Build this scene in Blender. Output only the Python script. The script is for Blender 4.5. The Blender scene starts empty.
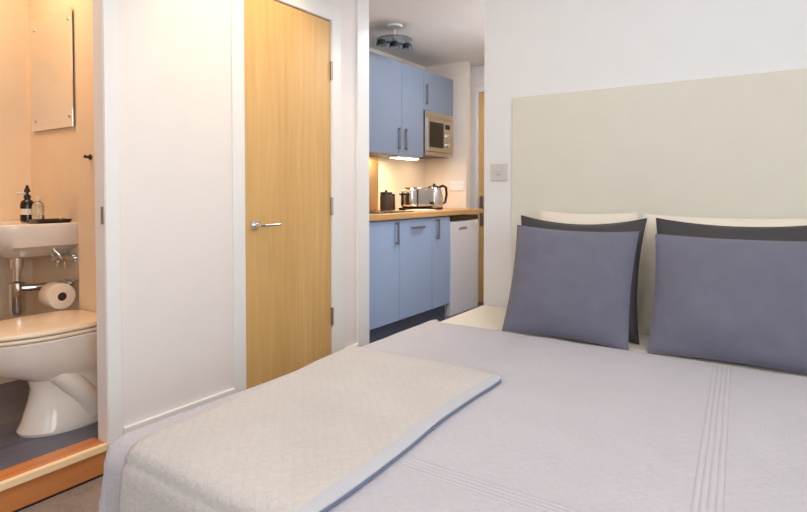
import bpy, bmesh, math, random
from mathutils import Vector, Matrix, noise
random.seed(4)
PI = math.pi
S = bpy.context.scene
C = S.collection

# ------------------------------------------------------------------ materials
def srgb(r, g, b):
    f = lambda c: (c/12.92 if c <= .04045 else ((c+.055)/1.055)**2.4)
    return (f(r/255), f(g/255), f(b/255), 1)

class NT:
    def __init__(s, name):
        s.m = bpy.data.materials.new(name); s.m.use_nodes = True
        s.t = s.m.node_tree; s.b = s.t.nodes['Principled BSDF']
    def n(s, kind, **kw):
        nd = s.t.nodes.new(kind)
        for k, v in kw.items(): setattr(nd, k, v)
        return nd
    def l(s, a, b): s.t.links.new(a, b)
    def val(s, x, sock):
        if hasattr(x, 'is_output') : s.l(x, sock)
        else: sock.default_value = x
    def math(s, op, a, b=None, c=None):
        nd = s.n('ShaderNodeMath', operation=op)
        s.val(a, nd.inputs[0])
        if b is not None: s.val(b, nd.inputs[1])
        if c is not None: s.val(c, nd.inputs[2])
        return nd.outputs[0]
    def coords(s, scale=(1, 1, 1)):
        tc = s.n('ShaderNodeTexCoord'); mp = s.n('ShaderNodeMapping')
        mp.inputs['Scale'].default_value = scale
        s.l(tc.outputs['Object'], mp.inputs[0]); return mp.outputs[0]
    def noise(s, vec, scale, detail=3, rough=.5):
        nd = s.n('ShaderNodeTexNoise'); nd.inputs['Scale'].default_value = scale
        nd.inputs['Detail'].default_value = detail; nd.inputs['Roughness'].default_value = rough
        s.l(vec, nd.inputs['Vector']); return nd.outputs['Fac']
    def ramp(s, fac, stops):
        nd = s.n('ShaderNodeValToRGB'); e = nd.color_ramp.elements
        while len(e) < len(stops): e.new(.5)
        for i, (p, c) in enumerate(stops): e[i].position = p; e[i].color = c
        s.l(fac, nd.inputs[0]); return nd.outputs[0]
    def bump(s, h, strength=.2, dist=.005):
        nd = s.n('ShaderNodeBump'); nd.inputs['Strength'].default_value = strength
        nd.inputs['Distance'].default_value = dist
        s.l(h, nd.inputs['Height']); s.l(nd.outputs[0], s.b.inputs['Normal'])
    def set(s, **kw):
        for k, v in kw.items(): s.b.inputs[k].default_value = v
        return s

def paint(name, col, rough=.6, var=.03, bump=.05, metal=0, scale=9):
    t = NT(name); t.set(Roughness=rough, Metallic=metal)
    v = t.coords(); f = t.noise(v, scale, 4)
    lo = tuple(c*(1-var) for c in col[:3])+(1,); hi = tuple(min(1, c*(1+var)) for c in col[:3])+(1,)
    t.l(t.ramp(f, [(.3, lo), (.7, hi)]), t.b.inputs['Base Color'])
    if bump: t.bump(t.noise(v, 180, 2), bump, .002)
    return t.m

def wood(name, dark, light, axis='Z', rough=.4, scale=1.0):
    t = NT(name); t.set(Roughness=rough)
    sc = {'X': (2, 40, 40), 'Y': (40, 2, 40), 'Z': (40, 40, 2)}[axis]
    v = t.coords(tuple(a*scale for a in sc)); f = t.noise(v, 1.0, 5, .6)
    sc2 = {'X': (.6, 7, 7), 'Y': (7, .6, 7), 'Z': (7, 7, .5)}[axis]
    g = t.noise(t.coords(tuple(a*scale for a in sc2)), 1.0, 2)
    h = t.math('ADD', t.math('MULTIPLY', f, .6), t.math('MULTIPLY', g, .4))
    t.l(t.ramp(h, [(.32, dark), (.68, light)]), t.b.inputs['Base Color'])
    t.bump(f, .06, .001)
    return t.m

def fabric(name, col, var=.08, weave=900, rough=.9, bump=.25, sheen=.2):
    t = NT(name); t.set(Roughness=rough)
    t.b.inputs['Sheen Weight'].default_value = sheen
    v = t.coords(); f = t.noise(v, 14, 5, .6); w = t.noise(v, weave*.35, 2)
    lo = tuple(c*(1-var) for c in col[:3])+(1,); hi = tuple(min(1, c*(1+var)) for c in col[:3])+(1,)
    mix = t.math('ADD', t.math('MULTIPLY', f, .5), t.math('MULTIPLY', w, .5))
    t.l(t.ramp(mix, [(.35, lo), (.65, hi)]), t.b.inputs['Base Color'])
    t.bump(t.math('ADD', w, t.math('MULTIPLY', f, .8)), bump, .003)
    return t.m

def metal(name, col, rough=.2):
    t = NT(name); t.set(Metallic=1.0, Roughness=rough)
    f = t.noise(t.coords((3, 3, 60)), 6, 2)
    lo = tuple(c*.9 for c in col[:3])+(1,)
    t.l(t.ramp(f, [(.3, lo), (.7, col)]), t.b.inputs['Base Color'])
    return t.m

def glow(name, col, strength):
    t = NT(name); t.b.inputs['Base Color'].default_value = col
    t.b.inputs['Emission Color'].default_value = col; t.b.inputs['Emission Strength'].default_value = strength
    return t.m

def quilt_mat(name, col, bands=True):
    t = NT(name); t.set(Roughness=.85); t.b.inputs['Sheen Weight'].default_value = .15
    v = t.coords(); sp = t.n('ShaderNodeSeparateXYZ'); t.l(v, sp.inputs[0])
    x, y = sp.outputs[0], sp.outputs[1]
    wob = t.math('MULTIPLY', t.noise(v, 22, 2), .02)
    a = 95.0
    d1 = t.math('SINE', t.math('MULTIPLY', t.math('ADD', t.math('ADD', x, y), wob), a))
    d2 = t.math('SINE', t.math('MULTIPLY', t.math('ADD', t.math('SUBTRACT', x, y), wob), a))
    dia = t.math('MINIMUM', t.math('ABSOLUTE', d1), t.math('ABSOLUTE', d2))
    dia = t.math('POWER', dia, .5)
    cr = t.noise(v, 75, 4, .65)
    h = t.math('ADD', t.math('MULTIPLY', dia, .28), t.math('MULTIPLY', cr, 1.3))
    if bands:
        def band(c, period, off):
            u = t.math('ABSOLUTE', t.math('SUBTRACT', t.math('FRACT', t.math('MULTIPLY_ADD', c, 1/period, off)), .5))
            u = t.math('MULTIPLY', u, period)
            inside = t.math('LESS_THAN', u, .027)
            ln = t.math('ABSOLUTE', t.math('SINE', t.math('MULTIPLY', u, PI/.0125)))
            return inside, t.math('POWER', ln, .4)
        i1, l1 = band(t.math('ADD', x, t.math('MULTIPLY', y, .048)), .68, .5+.0446/.68); i2, l2 = band(y, .62, .5-1.585/.62)
        mx = t.n('ShaderNodeMix'); t.l(i2, mx.inputs[0]); t.l(h, mx.inputs[2]); t.l(l2, mx.inputs[3])
        mx2 = t.n('ShaderNodeMix'); t.l(i1, mx2.inputs[0]); t.l(mx.outputs[0], mx2.inputs[2]); t.l(l1, mx2.inputs[3])
        h = mx2.outputs[0]
    f = t.noise(v, 5, 3)
    sh = t.math('ADD', t.math('MULTIPLY', h, .35), t.math('MULTIPLY', f, .6))
    k = .93 if bands else .87
    lo = tuple(c*k for c in col[:3])+(1,); hi = tuple(min(1, c*(1.98-k)) for c in col[:3])+(1,)
    t.l(t.ramp(sh, [(.25, lo), (.85, hi)]), t.b.inputs['Base Color'])
    t.bump(h, .46 if bands else .5, .006)
    return t.m

M = {}
M['wall'] = paint('wall_paint', srgb(237, 232, 230), .7, .01)
M['wall_cool'] = paint('back_wall_paint', srgb(226, 228, 229), .7, .01)
M['panel_board'] = paint('cream_board', srgb(217, 215, 203), .75, .015)
M['trim'] = paint('trim_gloss', srgb(238, 238, 238), .35, .01, .02)
M['ceiling'] = paint('ceiling_paint', srgb(226, 224, 222), .8, .01)
M['bath'] = paint('bath_panel', srgb(234, 212, 184), .35, .02, .02)
M['oak'] = wood('oak_veneer', srgb(204, 162, 100), srgb(226, 185, 124), 'Z', .38)
M['oak_step'] = wood('oak_step', srgb(182, 108, 58), srgb(216, 142, 84), 'Y', .3)
M['nosing'] = wood('pale_nosing', srgb(236, 200, 150), srgb(248, 222, 180), 'Y', .3)
M['worktop'] = wood('worktop_oak', srgb(190, 140, 84), srgb(226, 180, 122), 'Y', .35)
M['vinyl'] = wood('grey_vinyl', srgb(74, 76, 92), srgb(118, 118, 134), 'Y', .35, .7)
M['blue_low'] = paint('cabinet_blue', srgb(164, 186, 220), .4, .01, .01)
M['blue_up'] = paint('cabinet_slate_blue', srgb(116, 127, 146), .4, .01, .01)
M['plinth'] = paint('plinth_grey', srgb(96, 104, 122), .5)
M['white'] = paint('appliance_white', srgb(232, 234, 240), .3, .01, .0)
M['ceramic'] = paint('ceramic', srgb(236, 228, 218), .08, .01, 0)
M['seat'] = paint('seat_plastic', srgb(240, 222, 196), .2, .01, 0)
M['chrome'] = metal('chrome', (.8, .8, .8, 1), .14)
M['steel'] = metal('brushed_steel', (.60, .61, .62, 1), .36)
M['handle'] = metal('dull_handle', (.32, .33, .37, 1), .4)
M['hinge'] = metal('hinge_metal', (.42, .38, .34, 1), .35)
M['mirror'] = paint('mirror_glass', (.9, .88, .83, 1), .05, .004, 0, 1.0, 2)
M['black'] = paint('black_gloss', srgb(22, 20, 22), .2, .02, 0)
M['dark'] = paint('dark_matte', srgb(52, 42, 36), .5, .1, 0)
M['screen'] = paint('oven_glass', srgb(20, 22, 26), .1, .05, 0)
M['plate'] = paint('satin_plate', srgb(206, 201, 196), .35, .02, 0)
M['paper'] = paint('paper', srgb(240, 226, 206), .9, .02, .2)
M['label'] = paint('label_white', srgb(230, 220, 206), .6, .02, 0)
M['carpet'] = fabric('carpet', srgb(128, 112, 100), .3, 500, 1.0, .8)
M['lav'] = fabric('lavender_grey_cotton', srgb(104, 104, 120), .07)
M['char'] = fabric('charcoal_satin', srgb(50, 45, 49), .12, 900, .6)
M['linen'] = fabric('white_linen', srgb(226, 218, 203), .03)
M['divan'] = fabric('divan_cloth', srgb(190, 186, 186), .05)
M['quilt'] = quilt_mat('quilted_coverlet', srgb(188, 185, 192))
M['throw'] = quilt_mat('quilted_throw', srgb(194, 189, 185), False)
M['hem'] = fabric('pale_hem', srgb(184, 184, 189), .04)
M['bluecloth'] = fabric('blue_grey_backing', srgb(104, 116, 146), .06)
M['lamp'] = glow('warm_led', (1, .82, .5, 1), 14)
M['splash'] = metal('warm_splash', (.86, .62, .36, 1), .35)
M['tile'] = paint('kitchen_wall', srgb(232, 222, 212), .4, .01, .01)
M['green'] = paint('teal_grey_metal', srgb(26, 38, 44), .3, .05, 0)
tg = NT('clear_glass'); tg.set(Roughness=.05, IOR=1.45); tg.b.inputs['Transmission Weight'].default_value = .9
tg.l(tg.ramp(tg.noise(tg.coords(), 8), [(.3, (.75, .82, .84, 1)), (.7, (.82, .88, .9, 1))]), tg.b.inputs['Base Color']); M['glass'] = tg.m

# ------------------------------------------------------------------ mesh helpers
class MB:
    def __init__(s): s.bm = bmesh.new()
    def box(s, x0, x1, y0, y1, z0, z1, bev=0, seg=2, rot=None, piv=None):
        t = bmesh.new()
        bmesh.ops.create_cube(t, size=1, matrix=Matrix.Translation(((x0+x1)/2, (y0+y1)/2, (z0+z1)/2)) @ Matrix.Diagonal((x1-x0, y1-y0, z1-z0, 1)))
        if bev: bmesh.ops.bevel(t, geom=t.edges[:], offset=bev, segments=seg, profile=.5, affect='EDGES')
        if rot is not None:
            p = Vector(piv or ((x0+x1)/2, (y0+y1)/2, (z0+z1)/2))
            bmesh.ops.transform(t, matrix=Matrix.Translation(p) @ rot @ Matrix.Translation(-p), verts=t.verts)
        s.add(t); return s
    def add(s, t):
        me = bpy.data.meshes.new('tmp'); t.to_mesh(me); t.free(); s.bm.from_mesh(me); bpy.data.meshes.remove(me)
    def loft(s, rings, cap0=True, cap1=True, closed=True):
        vs = [[s.bm.verts.new(p) for p in r] for r in rings]
        n = len(rings[0])
        for a, b in zip(vs, vs[1:]):
            for i in range(n if closed else n-1):
                j = (i+1) % n
                try: s.bm.faces.new((a[i], a[j], b[j], b[i]))
                except ValueError: pass
        if cap0: s.bm.faces.new(vs[0][::-1])
        if cap1: s.bm.faces.new(vs[-1])
        return s
    def lathe(s, prof, c=(0, 0, 0), axis='Z', n=28):
        rings = []
        for r, h in prof:
            ring = []
            for i in range(n):
                a = 2*PI*i/n; u, v = max(r, 1e-4)*math.cos(a), max(r, 1e-4)*math.sin(a)
                p = {'Z': (u, v, h), 'X': (h, u, v), 'Y': (v, h, u)}[axis]
                ring.append((c[0]+p[0], c[1]+p[1], c[2]+p[2]))
            rings.append(ring)
        return s.loft(rings)
    def tube(s, pts, r, n=12):
        pts = [Vector(p) for p in pts]; rings = []
        rr = r if isinstance(r, (list, tuple)) else [r]*len(pts)
        up = None
        for i, p in enumerate(pts):
            d = (pts[min(i+1, len(pts)-1)]-pts[max(i-1, 0)]).normalized()
            if up is None: up = d.orthogonal().normalized()
            up = (up - d*up.dot(d)).normalized(); w = d.cross(up)
            rings.append([p + (up*math.cos(2*PI*k/n)+w*math.sin(2*PI*k/n))*rr[i] for k in range(n)])
        return s.loft(rings)
    def prism(s, poly, z0, z1):
        return s.loft([[(x, y, z0) for x, y in poly], [(x, y, z1) for x, y in poly]])
    def obj(s, name, mat, parent=None, smooth=False, sharp=40):
        bmesh.ops.recalc_face_normals(s.bm, faces=s.bm.faces)
        me = bpy.data.meshes.new(name)
        off = Vector((0, 0, 0)); p = parent
        while p is not None: off += p.location; p = p.parent
        o = bpy.data.objects.new(name, me)
        if parent is None:
            vs = [v.co for v in s.bm.verts]
            lo = [min(v[i] for v in vs) for i in range(3)]; hi = [max(v[i] for v in vs) for i in range(3)]
            off = Vector(((lo[0]+hi[0])/2, (lo[1]+hi[1])/2, lo[2])) if not getattr(s, 'keep', False) else Vector((0, 0, 0))
            o.location = off
        for v in s.bm.verts: v.co -= off
        s.bm.to_mesh(me); s.bm.free()
        me.materials.append(M[mat] if isinstance(mat, str) else mat)
        if smooth:
            for pl in me.polygons: pl.use_smooth = True
            me.set_sharp_from_angle(angle=math.radians(sharp))
        C.objects.link(o)
        if parent is not None: o.parent = parent
        return o

def thing(name, label, cat, loc, group=None):
    o = bpy.data.objects.new(name, None); C.objects.link(o); o.location = loc; o.empty_display_size = .05
    return tag(o, label, cat, group)
def tag(o, label=None, cat=None, group=None, kind=None):
    if label: o['label'] = label
    if cat: o['category'] = cat
    if group: o['group'] = group
    if kind: o['kind'] = kind
    return o
def struct(name, mb, mat, parent=None, label=None):
    mb.keep = parent is None
    o = mb.obj(name, mat, parent)
    if parent is None: o['kind'] = 'structure'
    if label: o['label'] = label
    return o
B = lambda *a, **k: MB().box(*a, **k)

# ------------------------------------------------------------------ setting
LX = -2.075                      # room face of the left wall
BY = 2.65                        # face of the bed wall
struct('floor', B(-2.075, 1.8, -1.7, 2.70, -.1, 0), 'carpet')
struct('floor', B(-2.95, -1.178, 2.70, 5.0, -.1, -.001), 'vinyl')
struct('floor', B(-3.34, -2.141, -.4, 1.42, -.1, .09), 'vinyl')
w = B(LX-.065, LX, -1.7, .30, 0, 2.4); w.box(LX-.065, LX, .30, 1.102, 2.062, 2.4)
w.box(LX-.065, LX, 1.104, 1.735, 0, 2.4); w.box(LX-.065, LX, 1.735, 2.361, 2.015, 2.4); w.box(LX-.065, LX, 2.361, 2.68, 0, 2.4)
struct('wall_left', w, 'wall')
struct('wall_back', B(-1.278, 1.8, BY, BY+.1, 0, 2.4), 'wall_cool')
w = B(1.8, 1.9, -1.7, BY+.1, 0, .7); w.box(1.8, 1.9, -1.7, BY+.1, 2.1, 2.4)
w.box(1.8, 1.9, -1.7, -1.3, .7, 2.1); w.box(1.8, 1.9, 1.3, BY+.1, .7, 2.1)
struct('wall_right', w, 'wall')
struct('wall_front', B(-2.175, 1.9, -1.8, -1.7, 0, 2.4), 'wall')
wf = B(1.82, 1.88, -1.3, 1.3, .7, .75); wf.box(1.82, 1.88, -1.3, 1.3, 2.05, 2.1)
for y in (-1.3, -.025, 1.25): wf.box(1.82, 1.88, y, y+.05, .75, 2.05)
win = struct('window_1', wf, 'trim')
struct('window_pane', B(1.848, 1.853, -1.25, 1.25, .75, 2.05), 'glass', win)
struct('ceiling', B(-2.175, 1.9, -1.8, 2.70, 2.4, 2.5), 'ceiling')
struct('ceiling', B(-2.95, -1.178, 2.70, 5.0, 2.25, 2.35), 'ceiling')
struct('trim_1', B(-2.175, -1.278, 2.68, 2.70, 2.25, 2.4), 'wall')          # step between the two ceilings
struct('wall_kitchen_back', B(-2.9, -2.8, 2.64, 4.9, 0, 2.25), 'tile')
struct('wall_kitchen_side', B(-2.8, LX-.1, 2.64, 2.74, 0, 2.25), 'tile')
struct('wall_kitchen_return', B(-2.8, -2.363, 4.53, 4.60, 0, 2.25), 'tile')
struct('wall_hall_right', B(-1.278, -1.178, BY+.1, 4.9, 0, 2.25), 'wall')
w = B(-2.8, -2.385, 4.78, 4.88, 0, 2.25); w.box(-2.385, -1.56, 4.78, 4.88, 2.02, 2.25); w.box(-1.56, -1.278, 4.78, 4.88, 0, 2.25)
struct('wall_hall_end', w, 'wall')
# bathroom shell
struct('wall_bathroom_back', B(-3.34, -2.141, 1.32, 1.42, .09, 2.3), 'bath')
struct('wall_bathroom_far', B(-3.34, -3.24, -.4, 1.32, .09, 2.3), 'bath')
struct('wall_bathroom_front', B(-3.24, -2.141, -.4, -.3, .09, 2.3), 'bath')
struct('wall_bathroom_boxing', B(-2.655, -2.141, 1.27, 1.32, .09, 2.3, .004), 'bath')
struct('ceiling', B(-3.34, -2.141, -.4, 1.42, 2.3, 2.4), 'bath')
# bathroom doorway: step, lining, architrave
JY = 1.088                       # doorway face of the jamb the photo shows
st = B(-2.175, LX-.012, .30, JY, 0, .116, .003)
stp = struct('trim_2', st, 'oak_step', None, 'oak step into the bathroom')
struct('nosing', B(LX-.014, LX+.006, .30, JY, .090, .118, .004), 'nosing', stp)
lin = B(-2.142, LX+.001, JY, 1.104, .0, 2.062); lin.box(-2.142, LX+.001, .298, .306, .122, 2.062); lin.box(-2.142, LX+.001, .306, JY, 2.05, 2.062)
lo = struct('trim_3', lin, 'trim')
struct('strike_plate', B(LX-.022, LX-.002, JY-.003, JY, .94, 1.005, .001), 'hinge', lo)
ar = B(LX, LX+.007, JY+.002, 1.145, 0, 2.11, .002); ar.box(LX, LX+.010, .24, .302, 0, 2.11, .003); ar.box(LX, LX+.010, .3025, JY+.0015, 2.052, 2.11, .003)
struct('trim_4', ar, 'trim')
sk = B(LX, LX+.016, 1.1455, 1.668, 0, .158, .006, 3)
sk.box(LX, LX+.016, 2.473, 2.58, 0, .158, .006, 3)
struct('baseboard_left', sk, 'trim')
struct('baseboard_back', B(-1.278, 1.8, BY-.016, BY, 0, .13, .005), 'trim')
# oak cupboard door
dl = MB()
DY0, DY1, DZ = 1.745, 2.351, 2.007
d1 = struct('door_1', B(LX-.045, LX-.003, DY0, DY1, .006, DZ, .002), 'oak', None, 'oak veneered cupboard door, closed')
hd = B(LX-.003, LX+.005, DY0+.036, DY0+.078, .882, .922, .003)
hd.lathe([(.009, 0), (.009, .045)], (LX+.004, DY0+.056, .901), 'X', 14)
hd.tube([(LX+.045, DY0+.05, .901), (LX+.05, DY0+.075, .901), (LX+.05, DY0+.175, .901)], [.007, .007, .006])
struct('door_handle', hd, 'chrome', d1)
for z in (.36, .98, 1.735):
    hg = MB().lathe([(.0075, -.05), (.0075, .05)], (LX+.004, DY1+.003, z), 'Z', 12)
    hg.box(LX-.003, LX+.001, DY1-.002, DY1+.014, z-.05, z+.05)
    struct('hinge', hg, 'hinge', d1)
fr = B(LX-.1, LX+.001, 1.733, DY0-.003, 0, 2.02); fr.box(LX-.1, LX+.001, DY1+.003, 2.363, 0, 2.02); fr.box(LX-.1, LX+.001, DY0-.003, DY1+.003, DZ+.005, 2.02)
struct('trim_5', fr, 'trim')
ar = B(LX, LX+.008, 1.670, 1.741, 0, 2.09, .003); ar.box(LX, LX+.008, 2.357, 2.43, 0, 2.09, .003); ar.box(LX, LX+.008, 1.7415, 2.3565, 2.014, 2.09, .003)
struct('trim_6', ar, 'trim')
struct('trim_7', B(LX-.104, LX+.012, 2.575, 2.688, 0, 2.38, .004), 'trim', None, 'white end post of the left wall')
# entry door at the end of the hall
d2 = struct('door_2', B(-2.368, -1.57, 4.80, 4.845, .005, 2.0, .002), 'oak', None, 'oak door at the end of the hall')
hp = B(-2.355, -2.315, 4.79, 4.80, .74, 1.02, .003)
hp.lathe([(.009, -.05), (.009, 0)], (-2.335, 4.80, .93), 'Y', 12); hp.tube([(-2.335, 4.752, .93), (-2.22, 4.752, .93)], .009)
hp.lathe([(.016, -.012), (.016, 0)], (-2.335, 4.792, .82), 'Y', 14)
struct('door_handle', hp, 'hinge', d2)
fr = B(-2.405, -2.371, 4.765, 4.86, 0, 2.05, .003); fr.box(-1.567, -1.54, 4.765, 4.86, 0, 2.05, .003); fr.box(-2.3705, -1.5675, 4.765, 4.86, 2.003, 2.05, .003)
struct('trim_8', fr, 'trim')

# ------------------------------------------------------------------ headboard panel, light switch
o = B(-1.118, 1.2, BY-.013, BY-.0005, .13, 1.535, .002).obj('headboard', 'panel_board')
tag(o, 'wide cream rectangular headboard panel on the wall behind the bed', 'headboard')
o = thing('light_switch', 'square light switch plate on wall beside the cream headboard', 'light switch', (-1.19, BY, 1.13))
B(-1.235, -1.147, BY-.009, BY, 1.118, 1.206, .003).obj('switch_plate', 'plate', o)
B(-1.200, -1.182, BY-.014, BY-.009, 1.147, 1.177, .003).obj('rocker', 'plate', o)

# ------------------------------------------------------------------ bed
BX0, BX1, FY0, HY = -1.300, .50, .675, 2.625
bed = thing('bed', 'double divan bed with its head against the cream headboard', 'bed', ((BX0+BX1)/2, (FY0+HY)/2, 0))
B(BX0+.03, BX1-.03, FY0+.03, HY, .04, .28, .02).obj('divan_base', 'divan', bed)
for x in (BX0+.12, BX1-.12):
    for y in (FY0+.12, HY-.12): MB().lathe([(.025, 0), (.03, .04)], (x, y, 0), 'Z', 12).obj('foot', 'black', bed)
B(BX0+.015, BX1-.015, FY0+.015, HY, .28, .478, .045, 5).obj('mattress', 'linen', bed, True)

def drape(u0, u1, v0, v1, ex0, ex1, ey0, R, ztop, zmin, step, lift=0., wob=.004, fold=.012, head=None, seed=0):
    """cloth sheet lying on a slab whose edges are x=ex0, x=ex1 and y=ey0; what lies beyond hangs down"""
    nu = max(2, int((u1-u0)/step)); nv = max(2, int((v1-v0)/step)); bm = bmesh.new(); g = []
    for j in range(nv+1):
        row = []
        for i in range(nu+1):
            u = u0+(u1-u0)*i/nu; v = v0+(v1-v0)*j/nv
            dx = min(0, u-ex0) + max(0, u-ex1); dy = min(0, v-ey0)
            e = max(abs(dx), abs(dy)); h = math.hypot(dx, dy)
            bx, by = min(max(u, ex0), ex1), max(v, ey0)
            nz = noise.noise(Vector((u*3.1+seed, v*3.1, seed)))*wob + noise.noise(Vector((u*9+seed, v*9, 3.)))*wob*.35
            z = ztop+lift+nz
            if h > 1e-9:
                nx, ny = dx/h, dy/h; a = min(e/R, PI/2)
                out = (R+lift)*math.sin(a); z -= (R+lift)*(1-math.cos(a)); rest = max(0, e-R*PI/2); z -= rest
                t = min(1, rest/.2)
                along = u*abs(ny)+v*abs(nx)+ (math.atan2(ny, nx))*.25
                out += t*(fold*math.sin(along*17+seed)+fold*.6*math.sin(along*41+1)) + rest*.05
                bx += nx*out; by += ny*out; z = max(z, zmin)
            elif head is not None:
                t = (v1-v)/.06
                if t < 1: z -= .012*(1-t)**2
            row.append(bm.verts.new((bx, by, z)))
        g.append(row)
    for j in range(nv):
        for i in range(nu):
            bm.faces.new((g[j][i], g[j][i+1], g[j+1][i+1], g[j+1][i]))
    return bm

def cloth(name, bm, mat, thick, label, cat, parent=None):
    mb = MB(); mb.bm.free(); mb.bm = bm
    bmesh.ops.recalc_face_normals(bm, faces=bm.faces)
    if sum(f.normal.z for f in bm.faces) < 0: bmesh.ops.reverse_faces(bm, faces=bm.faces)
    me = bpy.data.meshes.new(name); 
    off = Vector((0, 0, 0))
    o = bpy.data.objects.new(name, me); bm.to_mesh(me); bm.free(); me.materials.append(M[mat])
    for p in me.polygons: p.use_smooth = True
    C.objects.link(o)
    md = o.modifiers.new('thickness', 'SOLIDIFY'); md.thickness = thick; md.offset = 1
    if parent: o.parent = parent
    if label: tag(o, label, cat)
    return o
cov = drape(BX0-.40, BX1+.40, FY0-.40, 2.13, BX0+.045, BX1-.045, FY0+.045, .055, .482, .06, .02, head=1, wob=.006, seed=2)
cloth('coverlet', cov, 'quilt', .008, 'pale lilac grey quilted coverlet spread over the whole bed', 'coverlet')

# folded throw: an outer quilted layer over a blue backing layer
def throw_sheet(l0, r0, far, lift, back, hem=0):
    u0, u1 = -1.275, -.66; v0, v1 = FY0-.36, 1.56
    bm = drape(u0, u1, v0, v1, BX0+.045, BX1-.045, FY0+.045, .058, .492, .09, .012, lift=lift, wob=.006, fold=.008, seed=2)
    # squeeze the sheet to the throw's own outline: skewed left edge, bowed right edge, rounded far corner
    bm.verts.ensure_lookup_table()
    nu = max(2, int((u1-u0)/.012)); nv = max(2, int((v1-v0)/.012))
    base = [(w.co.x, w.co.y, w.co.z) for w in bm.verts]
    for j in range(nv+1):
        v = v0+(v1-v0)*j/nv; t = (v-FY0)/(v1-FY0)
        left = l0 - .10*max(0, min(1, t)); right = r0 - .022*max(0, t) + .006*math.sin(t*7)
        rc = .035; dv = v1-v
        if dv < rc: right -= rc-math.sqrt(max(0, rc*rc-(rc-dv)**2))
        if hem: left = right-hem
        for i in range(nu+1):
            w = bm.verts[j*(nu+1)+i]; f = i/nu
            x = left+(right-left)*f; k = min(nu, max(0, int(round((x-u0)/(u1-u0)*nu))))
            b = base[j*(nu+1)+k]
            w.co.x = x; w.co.y = b[1] + (far if v > FY0 else 0); w.co.z = b[2]
            e = min(99 if hem else i, nv-j if v > FY0 else 99, (nu-i)*(hem/.6 if hem else 1))/3.
            if e < 1 and not back: w.co.z -= .009*(1-e)**2
    return bm
tr = cloth('throw', throw_sheet(-1.170, -.664, -.012, .009, False), 'throw', .013, 'cream quilted throw folded lengthwise along the left side of the bed', 'throw')
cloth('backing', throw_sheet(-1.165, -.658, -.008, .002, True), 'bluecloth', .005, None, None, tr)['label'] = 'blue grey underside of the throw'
cloth('hem', throw_sheet(-1.165, -.663, -.010, .0105, False, .022), 'hem', .013, None, None, tr)['label'] = 'pale hem strip along the folded edge'

# pillows
def pillow(name, w_, h_, t_, loc, lean, yaw, mat, label, group, cat='cushion', pinch=.05, seed=0, roll=0, sag=.0):
    n = 40; bm = bmesh.new(); sides = []
    for sgn in (1, -1):
        g = []
        for j in range(n+1):
            row = []
            for i in range(n+1):
                u = -1+2*i/n; v = -1+2*j/n
                # denser near the edges
                uu = math.sin(u*PI/2); vv = math.sin(v*PI/2)
                x = uu*w_/2*(1-pinch*(1-vv*vv)); z = vv*h_/2*(1-pinch*1.2*(1-uu*uu))
                z -= sag*(1-uu*uu)*max(0, vv)
                th = t_/2*(max(0, 1-abs(uu)**2.6)**.62)*(max(0, 1-abs(vv)**2.6)**.62)
                edge = (1-uu**8)*(1-vv**8)
                wr = noise.noise(Vector((x*7+seed, z*7, sgn*4.+seed)))*.014 + noise.noise(Vector((x*19+seed, z*19, seed)))*.0055
                y = sgn*(th + wr*edge)
                row.append((x, y, z+h_/2))
            g.append(row)
        sides.append(g)
    vt = {}
    def V(s, i, j):
        k = (0 if (i in (0, n) or j in (0, n)) else s, i, j)
        if k not in vt:
            x, y, z = sides[s if k[0] == s else 0][j][i]
            if i in (0, n) or j in (0, n): y = 0
            vt[k] = bm.verts.new((x, y, z))
        return vt[k]
    for s in (0, 1):
        for j in range(n):
            for i in range(n):
                q = [V(s, i, j), V(s, i+1, j), V(s, i+1, j+1), V(s, i, j+1)]
                try: bm.faces.new(q if s else q[::-1])
                except ValueError: pass
    bmesh.ops.recalc_face_normals(bm, faces=bm.faces)
    me = bpy.data.meshes.new(name); bm.to_mesh(me); bm.free(); me.materials.append(M[mat])
    for p in me.polygons: p.use_smooth = True
    o = bpy.data.objects.new(name, me); C.objects.link(o)
    o.location = loc; o.rotation_euler = (-math.radians(lean), math.radians(roll), math.radians(yaw))
    # piped seam running round the edge
    ring = [(i, 0) for i in range(n)]+[(n, j) for j in range(n)]+[(n-i, n) for i in range(n)]+[(0, n-j) for j in range(n)]
    mb = MB(); pts = [sides[0][j][i] for i, j in ring]; pts = [Vector((p[0], 0, p[2])) for p in pts]
    rr = []
    N = len(pts)
    for k in range(N):
        d = (pts[(k+1) % N]-pts[k-1]).normalized(); a = Vector((0, 1, 0)); b_ = d.cross(a).normalized()
        rr.append([pts[k]+(a*math.cos(2*PI*q/6)+b_*math.sin(2*PI*q/6))*.0028 for q in range(6)])
    mb.loft(rr+[rr[0]], False, False)
    me2 = bpy.data.meshes.new('seam'); bmesh.ops.recalc_face_normals(mb.bm, faces=mb.bm.faces); mb.bm.to_mesh(me2); mb.bm.free(); me2.materials.append(M[mat])
    for p in me2.polygons: p.use_smooth = True
    s = bpy.data.objects.new('seam', me2); C.objects.link(s); s.parent = o
    return tag(o, label, cat, group)
pillow('cushion', .485, .45, .125, (-.688, 2.115, .486), 19, 2, 'lav', 'lavender grey square cushion at front of the left stack, nearer the kitchen', 'front lavender grey cushions', seed=1, roll=1.2)
pillow('cushion', .59, .437, .125, (-.086, 2.135, .486), 19, 0, 'lav', 'lavender grey cushion at front of the right stack, cut by the photo edge', 'front lavender grey cushions', seed=7, pinch=.035)
pillow('pillow', .525, .49, .12, (-.695, 2.245, .480), 15, 0, 'char', 'charcoal pillow standing behind the left lavender cushion', 'charcoal pillows', 'pillow', .075, 12, 0, .012)
pillow('pillow', .58, .49, .12, (-.107, 2.26, .480), 14, 0, 'char', 'charcoal pillow standing behind the right lavender cushion', 'charcoal pillows', 'pillow', .06, 17, 0, .008)
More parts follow.
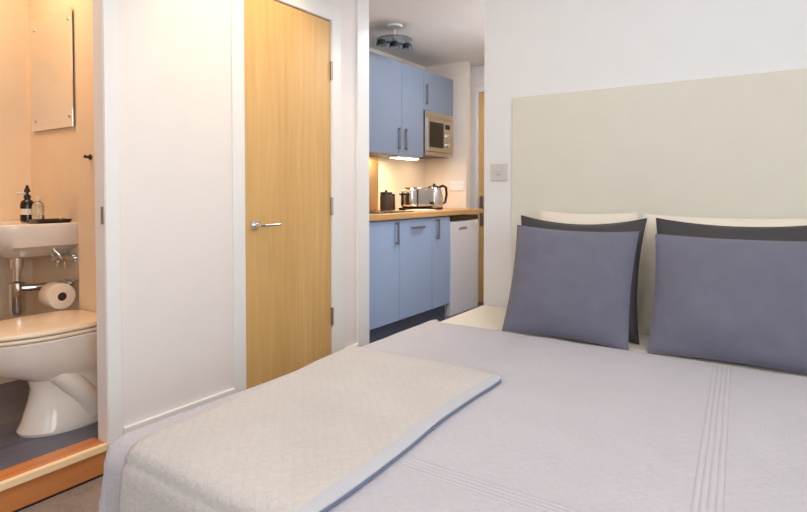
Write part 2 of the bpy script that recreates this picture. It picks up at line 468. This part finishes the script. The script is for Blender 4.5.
pillow('pillow', .43, .50, .15, (-.705, 2.425, .478), 9, 0, 'linen', 'white pillow at the back of the left stack against the headboard', 'white pillows', 'pillow', .04, 23)
pillow('pillow', .66, .495, .20, (-.135, 2.41, .478), 9, 0, 'linen', 'white pillow at the back of the right stack, its end showing in the gap', 'white pillows', 'pillow', .04, 29)

# ------------------------------------------------------------------ kitchen
KF = -2.21                       # front of the base cabinets
def bar_handle(vertical, x, y, z, ln):
    m = MB()
    if vertical:
        m.box(x+.018, x+.028, y-.009, y+.009, z-ln/2, z+ln/2, .003)
        for s in (-1, 1): m.box(x, x+.02, y-.005, y+.005, z+s*(ln/2-.012)-.006, z+s*(ln/2-.012)+.006)
    else:
        m.box(x+.018, x+.028, y-ln/2, y+ln/2, z-.009, z+.009, .003)
        for s in (-1, 1): m.box(x, x+.02, y+s*(ln/2-.012)-.006, y+s*(ln/2-.012)+.006, z-.005, z+.005)
    return m
def base_cab(y0, y1, label, handle):
    t = thing('base_cabinet', label, 'cabinet', (-2.5, (y0+y1)/2, 0), 'blue base cabinets')
    B(-2.79, KF-.022, y0+.001, y1-.001, .15, .868).obj('carcass', 'blue_low', t)
    B(-2.75, KF-.05, y0+.001, y1-.001, 0, .15).obj('plinth', 'plinth', t)
    d = B(KF-.02, KF, y0+.0025, y1-.0025, .152, .862, .002).obj('door', 'blue_low', t)
    handle(y0, y1).obj('handle', 'handle', d)
base_cab(2.777, 3.227, 'blue base cabinet left of the three, vertical handle at its right', lambda a, b: bar_handle(True, KF, b-.045, .77, .16))
base_cab(3.227, 3.672, 'blue base cabinet between the other two, horizontal handle near its top', lambda a, b: bar_handle(False, KF, (a+b)/2, .80, .17))
base_cab(3.672, 3.957, 'narrow blue base cabinet next to the white fridge', lambda a, b: bar_handle(True, KF, a+.07, .77, .16))
o = B(-2.797, KF+.02, 2.742, 4.528, .870, .910, .003).obj('worktop', 'worktop'); tag(o, 'long oak worktop over the blue base cabinets and white fridge', 'worktop')
f = thing('fridge', 'white undercounter fridge at the right end of the worktop', 'fridge', (-2.5, 4.21, 0))
B(-2.76, KF-.045, 3.962, 4.462, .012, .84, .004).obj('body', 'white', f)
fd = B(KF-.042, KF+.005, 3.964, 4.460, .04, .815, .006).obj('door', 'white', f)
B(KF+.005, KF+.009, 4.10, 4.24, .745, .765, .001).obj('badge', 'steel', fd)
B(KF-.04, KF+.004, 3.964, 4.460, .82, .862, .004).obj('control_strip', 'black', f)
for x in (-2.7, KF-.1):
    for y in (4.0, 4.42): MB().lathe([(.015, 0), (.015, .012)], (x, y, 0), 'Z', 10).obj('foot', 'black', f)
UF = -2.44
def wall_cab(y0, y1, z0, z1, label, hy, hz):
    t = thing('wall_cabinet', label, 'cabinet', (-2.62, (y0+y1)/2, z0), 'slate blue wall cabinets')
    B(-2.798, UF-.021, y0+.001, y1-.001, z0, z1).obj('carcass', 'blue_up', t)
    d = B(UF-.02, UF, y0+.002, y1-.002, z0-.004, z1, .002).obj('door', 'blue_up', t)
    bar_handle(True, UF, hy, hz, .17).obj('handle', 'handle', d)
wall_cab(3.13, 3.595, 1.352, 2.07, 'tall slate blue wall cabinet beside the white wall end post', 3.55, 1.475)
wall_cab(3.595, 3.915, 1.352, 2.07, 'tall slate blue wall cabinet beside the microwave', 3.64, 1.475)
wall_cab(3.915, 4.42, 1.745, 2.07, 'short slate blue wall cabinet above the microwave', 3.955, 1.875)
mw = thing('microwave', 'stainless steel microwave built in beneath the short wall cabinet', 'microwave', (-2.6, 4.168, 1.37))
B(-2.79, UF-.015, 3.922, 4.416, 1.37, 1.738, .003).obj('casing', 'dark', mw)
fm = B(UF-.015, UF+.004, 3.934, 4.418, 1.37, 1.400, .002); fm.box(UF-.015, UF+.004, 3.934, 4.418, 1.69, 1.74, .002)
fm.box(UF-.015, UF+.004, 3.934, 3.955, 1.40, 1.69, .002); fm.box(UF-.015, UF+.004, 4.36, 4.418, 1.40, 1.69, .002)
fm.obj('frame', 'steel', mw)
md = B(UF-.012, UF+.012, 3.957, 4.24, 1.402, 1.688, .004).obj('door', 'steel', mw)
B(UF+.011, UF+.014, 3.990, 4.225, 1.44, 1.655, .001).obj('window', 'screen', md)
cp = B(UF-.012, UF+.009, 4.243, 4.358, 1.402, 1.688, .004).obj('control_panel', 'steel', mw)
B(UF+.008, UF+.011, 4.26, 4.34, 1.61, 1.65, .001).obj('display', 'black', cp)
for z in (1.55, 1.47): MB().lathe([(.022, 0), (.02, .018), (.001, .019)], (UF+.009, 4.30, z), 'X', 18).obj('knob', 'chrome', cp)
o = thing('under_cabinet_light', 'lit slim light strip under the wall cabinet beside the microwave', 'light', (-2.52, 3.755, 1.33))
B(-2.57, -2.475, 3.60, 3.91, 1.334, 1.352, .003).obj('housing', 'white', o)
B(-2.565, -2.48, 3.61, 3.90, 1.328, 1.334, .002).obj('diffuser', 'lamp', o)
o = B(-2.799, -2.79, 3.10, 3.76, .911, 1.345, .001).obj('splashback', 'splash'); tag(o, 'warm shiny metal splashback sheet on the wall behind the hob', 'splashback')
h = thing('hob', 'flat black glass hob set on the left end of the worktop', 'hob', (-2.5, 3.35, .910))
B(-2.74, -2.27, 3.08, 3.50, .910, .917, .003).obj('glass_top', 'black', h)
for x, y, r in ((-2.62, 3.2, .08), (-2.38, 3.2, .07), (-2.62, 3.39, .07), (-2.38, 3.39, .08)):
    MB().lathe([(r, 0), (r, .0012)], (x, y, .917), 'Z', 28).obj('ring', 'dark', h)
# toaster
def local_thing(name, label, cat, loc, rz):
    o = thing(name, label, cat, loc); o.rotation_euler[2] = rz; return o
def lobj(mb, name, mat, parent, smooth=False):
    off = Vector((0, 0, 0)); p = parent
    while p is not None: off += p.location; p = p.parent
    for v in mb.bm.verts: v.co += off
    return mb.obj(name, mat, parent, smooth)
t = local_thing('toaster', 'chrome toaster with black base standing before the kettle on the worktop', 'toaster', (-2.46, 3.85, .910), math.radians(-18))
lobj(B(-.085, .085, -.13, .13, 0, .022, .006), 'base', 'black', t)
bd = lobj(B(-.08, .08, -.125, .125, .02, .185, .028, 4), 'body', 'chrome', t, True)
for x in (-.03, .03): lobj(B(x-.014, x+.014, -.10, .10, .180, .187), 'slot', 'black', bd)
for x in (-.035, .035):
    lobj(B(x-.004, x+.004, -.128, -.122, .05, .15), 'lever_slot', 'black', bd)
    lobj(B(x-.018, x+.018, -.15, -.124, .125, .14, .004), 'lever', 'black', t)
lobj(B(.079, .083, -.07, -.055, .03, .17, .001), 'stripe', 'dark', bd)
lobj(MB().lathe([(.014, 0), (.012, .014), (.001, .015)], (.08, .09, .06), 'X', 16), 'dial', 'black', t, True)
# kettle
k = local_thing('kettle', 'shiny chrome kettle with black handle, right of the toaster', 'kettle', (-2.46, 4.12, .910), math.radians(60))
lobj(MB().lathe([(.075, 0), (.078, .012), (.074, .02)]), 'base', 'black', k, True)
kb = lobj(MB().lathe([(.074, .02), (.08, .04), (.078, .09), (.066, .15), (.058, .18), (.054, .186)]), 'body', 'chrome', k, True)
lobj(MB().lathe([(.054, .186), (.05, .198), (.015, .208), (.012, .222), (.001, .225)]), 'lid', 'black', k, True)
lobj(MB().tube([(.045, 0, .19), (.085, 0, .205), (.118, 0, .19), (.125, 0, .13), (.11, 0, .06), (.076, 0, .045)], .011), 'handle', 'black', k, True)
lobj(MB().tube([(-.06, 0, .14), (-.085, 0, .165), (-.095, 0, .18)], [.028, .02, .014]), 'spout', 'chrome', k, True)
# two dark jars
for i, (x, y, r, hh, lab) in enumerate(((-2.62, 3.635, .05, .15, 'dark storage jar farthest left on the worktop, beside the splashback'), (-2.66, 3.742, .045, .135, 'dark brown storage jar touching the toaster side'))):
    j = thing('storage_jar', lab, 'jar', (x, y, .910), 'dark storage jars')
    MB().lathe([(r*.92, 0), (r, .01), (r, hh*.8), (r*.92, hh*.86)], (x, y, .910), 'Z', 24).obj('jar_body', 'dark', j, True)
    MB().lathe([(r*.97, hh*.86), (r*.97, hh*.97), (r*.9, hh), (.012, hh), (.01, hh+.014), (.001, hh+.016)], (x, y, .910), 'Z', 24).obj('lid', 'black', j, True)
o = B(-2.40, -2.25, 3.58, 3.80, .910, .922, .004).obj('chopping_board', 'paper'); tag(o, 'pale flat board lying on the worktop in front of the toaster', 'chopping board')
so = thing('wall_socket', 'white socket plate on the kitchen wall under the microwave', 'socket', (-2.457, 4.53, 1.115))
B(-2.53, -2.385, 4.521, 4.53, 1.072, 1.158, .003).obj('plate', 'white', so)
for x in (-2.50, -2.425): B(x-.006, x+.018, 4.517, 4.521, 1.125, 1.143, .002).obj('rocker', 'white', so)
# ceiling spotlight fitting
CX, CY = -2.29, 3.28
c = thing('ceiling_spotlight', 'dark teal ceiling spotlight fitting above the blue wall cabinets', 'ceiling light', (CX, CY, 2.25))
MB().lathe([(.001, 2.238), (.05, 2.238), (.055, 2.243), (.058, 2.25)], (CX, CY, 0), 'Z', 30).obj('ceiling_rose', 'white', c, True)
MB().tube([(CX, CY, 2.22), (CX, CY, 2.125)], .005).obj('stem', 'white', c, True)
MB().tube([(CX-.05, CY-.09, 2.124), (CX, CY, 2.128), (CX+.05, CY+.09, 2.124)], .008).obj('arm', 'green', c, True)
for dx, dy in ((-.05, -.09), (.0, .0), (.05, .09)):
    x, y = CX+dx, CY+dy
    hd = MB().lathe([(.012, .03), (.03, .02), (.038, -.01), (.038, -.016), (.001, -.016)], (x, y, 2.112), 'Z', 18).obj('spot_head', 'green', c, True)
    MB().lathe([(.001, -.019), (.03, -.019), (.03, -.0165)], (x, y, 2.112), 'Z', 16).obj('lens', 'glass', hd)

MB().lathe([(.001, 2.146), (.125, 2.146), (.128, 2.149), (.125, 2.152), (.001, 2.152)], (CX, CY, 0), 'Z', 32).obj('glass_plate', 'glass', c, True)

# ------------------------------------------------------------------ bathroom
FZ = .09
def egg(cx, yf, yb, hw, z, n=40, sq=.55):
    pts = []
    ym = yb-(yb-yf)*.42
    for i in range(n):
        a = 2*PI*i/n; cs, sn = math.cos(a), math.sin(a)
        if sn < 0: x = hw*cs; y = ym+(ym-yf)*sn
        else:
            x = hw*(abs(cs)**sq)*(1 if cs >= 0 else -1); y = ym+(yb-ym)*(abs(sn)**sq)
        pts.append((cx+x, y, z))
    return pts
TX = -2.485
wc = thing('toilet', 'white ceramic toilet with closed lid beside the bathroom doorway', 'toilet', (TX, 1.1, FZ))
R_ = [(0, .955, 1.25, .118), (.012, .95, 1.25, .122), (.04, .965, 1.25, .114), (.12, .99, 1.25, .098), (.175, 1.0, 1.255, .094), (.212, .99, 1.258, .102), (.238, .93, 1.26, .122), (.268, .862, 1.262, .142), (.318, .805, 1.265, .16), (.365, .778, 1.268, .174), (.392, .768, 1.268, .18), (.398, .775, 1.266, .174)]
pan = MB().loft([egg(TX, f_, b_, w_, FZ+z) for z, f_, b_, w_ in R_])
for s in (-1, 1):      # sculpted trapway on each flank of the pedestal
    pan.tube([(TX+s*.085, 1.06, FZ+.24), (TX+s*.093, 1.12, FZ+.18), (TX+s*.095, 1.17, FZ+.12), (TX+s*.09, 1.2, FZ+.04)], [.035, .042, .042, .035])
pan.obj('pan', 'ceramic', wc, True)
MB().loft([egg(TX, .762, 1.262, .179, FZ+.402), egg(TX, .758, 1.262, .182, FZ+.408), egg(TX, .762, 1.262, .179, FZ+.416)]).obj('seat', 'seat', wc, True)
MB().loft([egg(TX, .760, 1.262, .178, FZ+.420), egg(TX, .755, 1.264, .182, FZ+.427), egg(TX, .762, 1.262, .177, FZ+.438), egg(TX, .80, 1.24, .15, FZ+.444)]).obj('lid', 'seat', wc, True)
for x in (-.07, .07): MB().tube([(TX+x-.02, 1.255, FZ+.425), (TX+x+.02, 1.255, FZ+.425)], .009).obj('hinge', 'chrome', wc, True)

def rrect(x0, x1, y0, y1, z, rf, rb=.01, n=8):
    pts = []
    for cx, cy, r, a0 in ((x0+rf, y0+rf, rf, PI), (x1-rf, y0+rf, rf, 1.5*PI), (x1-rb, y1-rb, rb, 0), (x0+rb, y1-rb, rb, .5*PI)):
        for i in range(n+1):
            a = a0+.5*PI*i/n; pts.append((cx+r*math.cos(a), cy+r*math.sin(a), z))
    return pts
bs = thing('wash_basin', 'white wall hung wash basin below the frameless mirror', 'wash basin', (-2.98, 1.15, .76))
x0, x1, y0, y1 = -3.235, -2.715, .97, 1.318
rings = [rrect(x0+.17, x1-.17, y0+.12, y1, .755, .06), rrect(x0+.13, x1-.13, y0+.09, y1, .765, .07), rrect(x0+.11, x1-.11, y0+.075, y1, .785, .08), rrect(x0+.04, x1-.03, y0+.03, y1, .815, .09), rrect(x0+.008, x1-.006, y0+.004, y1, .865, .1),
         rrect(x0, x1, y0, y1, .905, .1), rrect(x0+.002, x1-.002, y0+.002, y1, .914, .1), rrect(x0+.008, x1-.008, y0+.008, y1-.004, .918, .095),
         rrect(x0+.03, x1-.03, y0+.03, 1.13, .916, .085, .05), rrect(x0+.05, x1-.05, y0+.05, 1.12, .88, .075, .05), rrect(x0+.12, x1-.12, y0+.07, 1.10, .83, .04, .04)]
MB().loft(rings).obj('bowl', 'ceramic', bs, True)
MB().lathe([(.02, -.002), (.02, .003)], (-2.975, 1.06, .832), 'Z', 18).obj('waste_ring', 'chrome', bs)
wp = MB().tube([(-2.985, 1.15, .757), (-2.985, 1.15, .64)], .018); wp.lathe([(.018, .635), (.034, .63), (.034, .50), (.026, .48), (.001, .478)], (-2.985, 1.15, 0), 'Z', 20)
wp.lathe([(.027, .70), (.027, .745)], (-2.985, 1.15, 0), 'Z', 18)
wp.obj('bottle_trap', 'chrome', bs, True)
MB().tube([(-2.96, 1.16, .605), (-2.93, 1.22, .605), (-2.93, 1.318, .605)], .017).obj('waste_pipe', 'chrome', bs, True)
for dx in (0, .075):
    vp = MB().tube([(-2.86+dx, 1.315, .745), (-2.86+dx, 1.26, .745), (-2.86+dx, 1.245, .77), (-2.885+dx*.6, 1.22, .82)], .0095)
    vp.lathe([(.016, -.022), (.016, .022)], (-2.86+dx, 1.275, .745), 'Y', 12); vp.lathe([(.022, -.006), (.022, 0)], (-2.86+dx, 1.32, .745), 'Y', 16)
    vp.box(-2.866+dx, -2.854+dx, 1.268, 1.282, .70, .74, .003)
    vp.obj('supply_valve', 'chrome', bs, True)
mi = thing('mirror', 'frameless rectangular mirror on the bathroom wall above the basin', 'mirror', (-2.98, 1.32, 1.42))
B(-3.185, -2.765, 1.306, 1.311, 1.37, 1.93, .001).obj('glass', 'mirror', mi)
B(-3.165, -2.785, 1.311, 1.319, 1.39, 1.91).obj('backing_board', 'dark', mi)
for x in (-3.15, -2.80):
    for z in (1.42, 1.88): MB().lathe([(.001, -.006), (.008, -.004), (.009, 0)], (x, 1.306, z), 'Y', 14).obj('mirror_screw', 'chrome', mi, True)
b = thing('soap_dispenser', 'black pump bottle with white label on the back of the basin', 'soap dispenser', (-2.99, 1.20, .918))
bb = MB().lathe([(.026, 0), (.03, .004), (.03, .08), (.026, .096), (.012, .108), (.011, .118)], (-2.99, 1.20, .918), 'Z', 24).obj('bottle', 'black', b, True)
MB().lathe([(.0306, .034), (.0306, .062)], (-2.99, 1.20, .918), 'Z', 24).obj('bottle_label', 'label', bb, True)
pm = MB().lathe([(.016, .112), (.014, .126), (.007, .13), (.006, .14), (.014, .142), (.012, .152), (.004, .175), (.001, .176)], (-2.99, 1.20, .918), 'Z', 18).obj('pump', 'black', b, True)
MB().tube([(-2.99, 1.20, 1.055), (-3.025, 1.175, 1.055), (-3.03, 1.172, 1.048)], .006, 10).obj('spout', 'label', pm, True)
b = thing('lotion_bottle', 'clear grey bottle standing close beside the black pump bottle', 'bottle', (-2.915, 1.215, .918))
MB().lathe([(.024, 0), (.026, .004), (.026, .075), (.02, .09), (.01, .098), (.01, .104)], (-2.915, 1.215, .918), 'Z', 22).obj('bottle', 'glass', b, True)
MB().lathe([(.012, .1), (.012, .118), (.001, .119)], (-2.915, 1.215, .918), 'Z', 16).obj('cap', 'label', b, True)
tr_ = MB().loft([rrect(-2.85, -2.75, 1.15, 1.29, .918, .02, .02), rrect(-2.86, -2.742, 1.142, 1.298, .934, .022, .022), rrect(-2.856, -2.746, 1.146, 1.294, .934, .02, .02), rrect(-2.848, -2.752, 1.152, 1.288, .923, .02, .02)])
o = tr_.obj('soap_dish', 'black', None, True); tag(o, 'low black dish at the right end of the basin top', 'soap dish')
th = thing('toilet_roll_holder', 'chrome toilet roll holder on the wall under the basin', 'toilet roll holder', (-2.75, 1.32, .6))
hb = MB().lathe([(.024, -.008), (.022, 0)], (-2.83, 1.318, .62), 'Y', 18)
hb.tube([(-2.83, 1.312, .62), (-2.83, 1.24, .62), (-2.83, 1.222, .61), (-2.825, 1.22, .597), (-2.81, 1.22, .592), (-2.725, 1.22, .592)], .006)
hb.obj('arm', 'chrome', th, True)
B(-2.80, -2.70, 1.27, 1.318, .645, .65, .001, ).obj('cover_flap', 'chrome', th)
rl = MB(); rl.lathe([(.02, -2.80), (.057, -2.80), (.059, -2.797), (.059, -2.703), (.057, -2.70), (.02, -2.70), (.019, -2.702), (.019, -2.798), (.02, -2.80)], (0, 1.22, .583), 'X', 32)
bmesh.ops.delete(rl.bm, geom=[f_ for f_ in rl.bm.faces if len(f_.verts) > 4], context='FACES_ONLY')
o = rl.obj('toilet_roll', 'paper', None, True); MB().lathe([(.0192, -2.797), (.0192, -2.7015)], (0, 1.22, .583), 'X', 24).obj('hole_shade', 'dark', o)['label'] = 'dark plug painted as the shaded hole of the roll'; tag(o, 'white toilet roll hanging on its holder under the basin', 'toilet roll')  # dark plug fills the roll, the hole's shade put into its colour
hk = thing('robe_hook', 'small dark hook on the bathroom wall right of the mirror', 'hook', (-2.53, 1.27, 1.2))
MB().lathe([(.012, -.006), (.012, 0)], (-2.53, 1.27, 1.215), 'Y', 16).obj('plate', 'dark', hk, True)
MB().tube([(-2.53, 1.266, 1.215), (-2.53, 1.25, 1.215), (-2.53, 1.242, 1.217)], [.006, .006, .008]).obj('peg', 'dark', hk, True)

# ------------------------------------------------------------------ lights
def area(name, loc, target, sx, sy, power, col, spread=180):
    l = bpy.data.lights.new(name, 'AREA'); l.shape = 'RECTANGLE'; l.size = sx; l.size_y = sy; l.energy = power; l.color = col; l.spread = math.radians(spread)
    o = bpy.data.objects.new(name, l); C.objects.link(o); o.location = loc
    o.rotation_euler = (Vector(target)-Vector(loc)).to_track_quat('-Z', 'Y').to_euler(); return o
def spot(name, loc, target, power, col, ang, blend=.6, r=.04):
    l = bpy.data.lights.new(name, 'SPOT'); l.energy = power; l.color = col; l.spot_size = math.radians(ang); l.spot_blend = blend; l.shadow_soft_size = r
    o = bpy.data.objects.new(name, l); C.objects.link(o); o.location = loc
    o.rotation_euler = (Vector(target)-Vector(loc)).to_track_quat('-Z', 'Y').to_euler(); return o
area('window_daylight', (1.77, 0, 1.4), (-.6, .5, 1.0), 2.4, 1.3, 62, (.86, .93, 1.0))
area('front_fill', (.2, -1.64, 1.6), (-.6, 2, 1.0), 2.4, 1.2, 22, (.93, .96, 1.0))  # added frontal fill; the wall behind it has no window
area('ceiling_bounce_fill', (-.3, .9, 2.37), (-.3, .9, 0), 2.4, 2.4, 26, (1.0, .95, .9))  # added fill lamp standing in for light bounced off the ceiling
spot('door_downlight', (-1.55, 1.75, 2.38), (-2.05, 1.8, 1.4), 30, (1, .74, .42), 95)
area('bathroom_downlight', (-2.72, .86, 2.28), (-2.8, .9, 0), .5, .5, 10, (1, .69, .43))
area('kitchen_ceiling_light', (-1.72, 3.6, 2.23), (-2.1, 3.7, 0), .6, 1.2, 34, (.94, .97, 1))
l_ = spot('kitchen_ceiling_fill', (-1.8, 3.6, 1.2), (-1.95, 3.6, 3), 9, (.95, .97, 1), 175, 1, .3)  # added upward fill to brighten the kitchen ceiling; no pendant hangs here
area('cabinet_strip', (-2.52, 3.755, 1.322), (-2.66, 3.755, 0), .06, .26, 3.2, (1, .76, .42))
area('cabinet_strip_left', (-2.62, 3.33, 1.345), (-2.66, 3.33, 0), .06, .26, 1.2, (1, .68, .32))
area('cabinet_strip_right', (-2.60, 4.2, 1.362), (-2.64, 4.25, 0), .06, .2, .8, (1, .78, .5))

wd = bpy.data.worlds.new('World'); S.world = wd; wd.use_nodes = True
nt = wd.node_tree; bg = nt.nodes['Background']
sky = nt.nodes.new('ShaderNodeTexSky'); sky.sky_type = 'HOSEK_WILKIE'; sky.sun_direction = (.3, .6, .7); sky.turbidity = 4
nt.links.new(sky.outputs[0], bg.inputs[0]); bg.inputs[1].default_value = .6

# ------------------------------------------------------------------ camera
F = 555.0; PITCH = 1.4; HOR = 192.0
cd = bpy.data.cameras.new('camera'); cam = bpy.data.objects.new('camera', cd); C.objects.link(cam)
cd.sensor_width = 36; cd.lens = F/807*36; cd.clip_start = .02
cam.location = (0, 0, 1.06); cam.rotation_euler = (math.radians(90-PITCH), 0, math.radians(34))
cd.shift_y = -((256-HOR)-F*math.tan(math.radians(PITCH)))/807
S.camera = cam
S.view_settings.view_transform = 'Standard'; S.view_settings.look = 'None'; S.view_settings.exposure = 0
S.cycles.use_denoising = True; S.cycles.max_bounces = 8; S.cycles.diffuse_bounces = 5; S.cycles.caustics_reflective = False; S.cycles.caustics_refractive = False
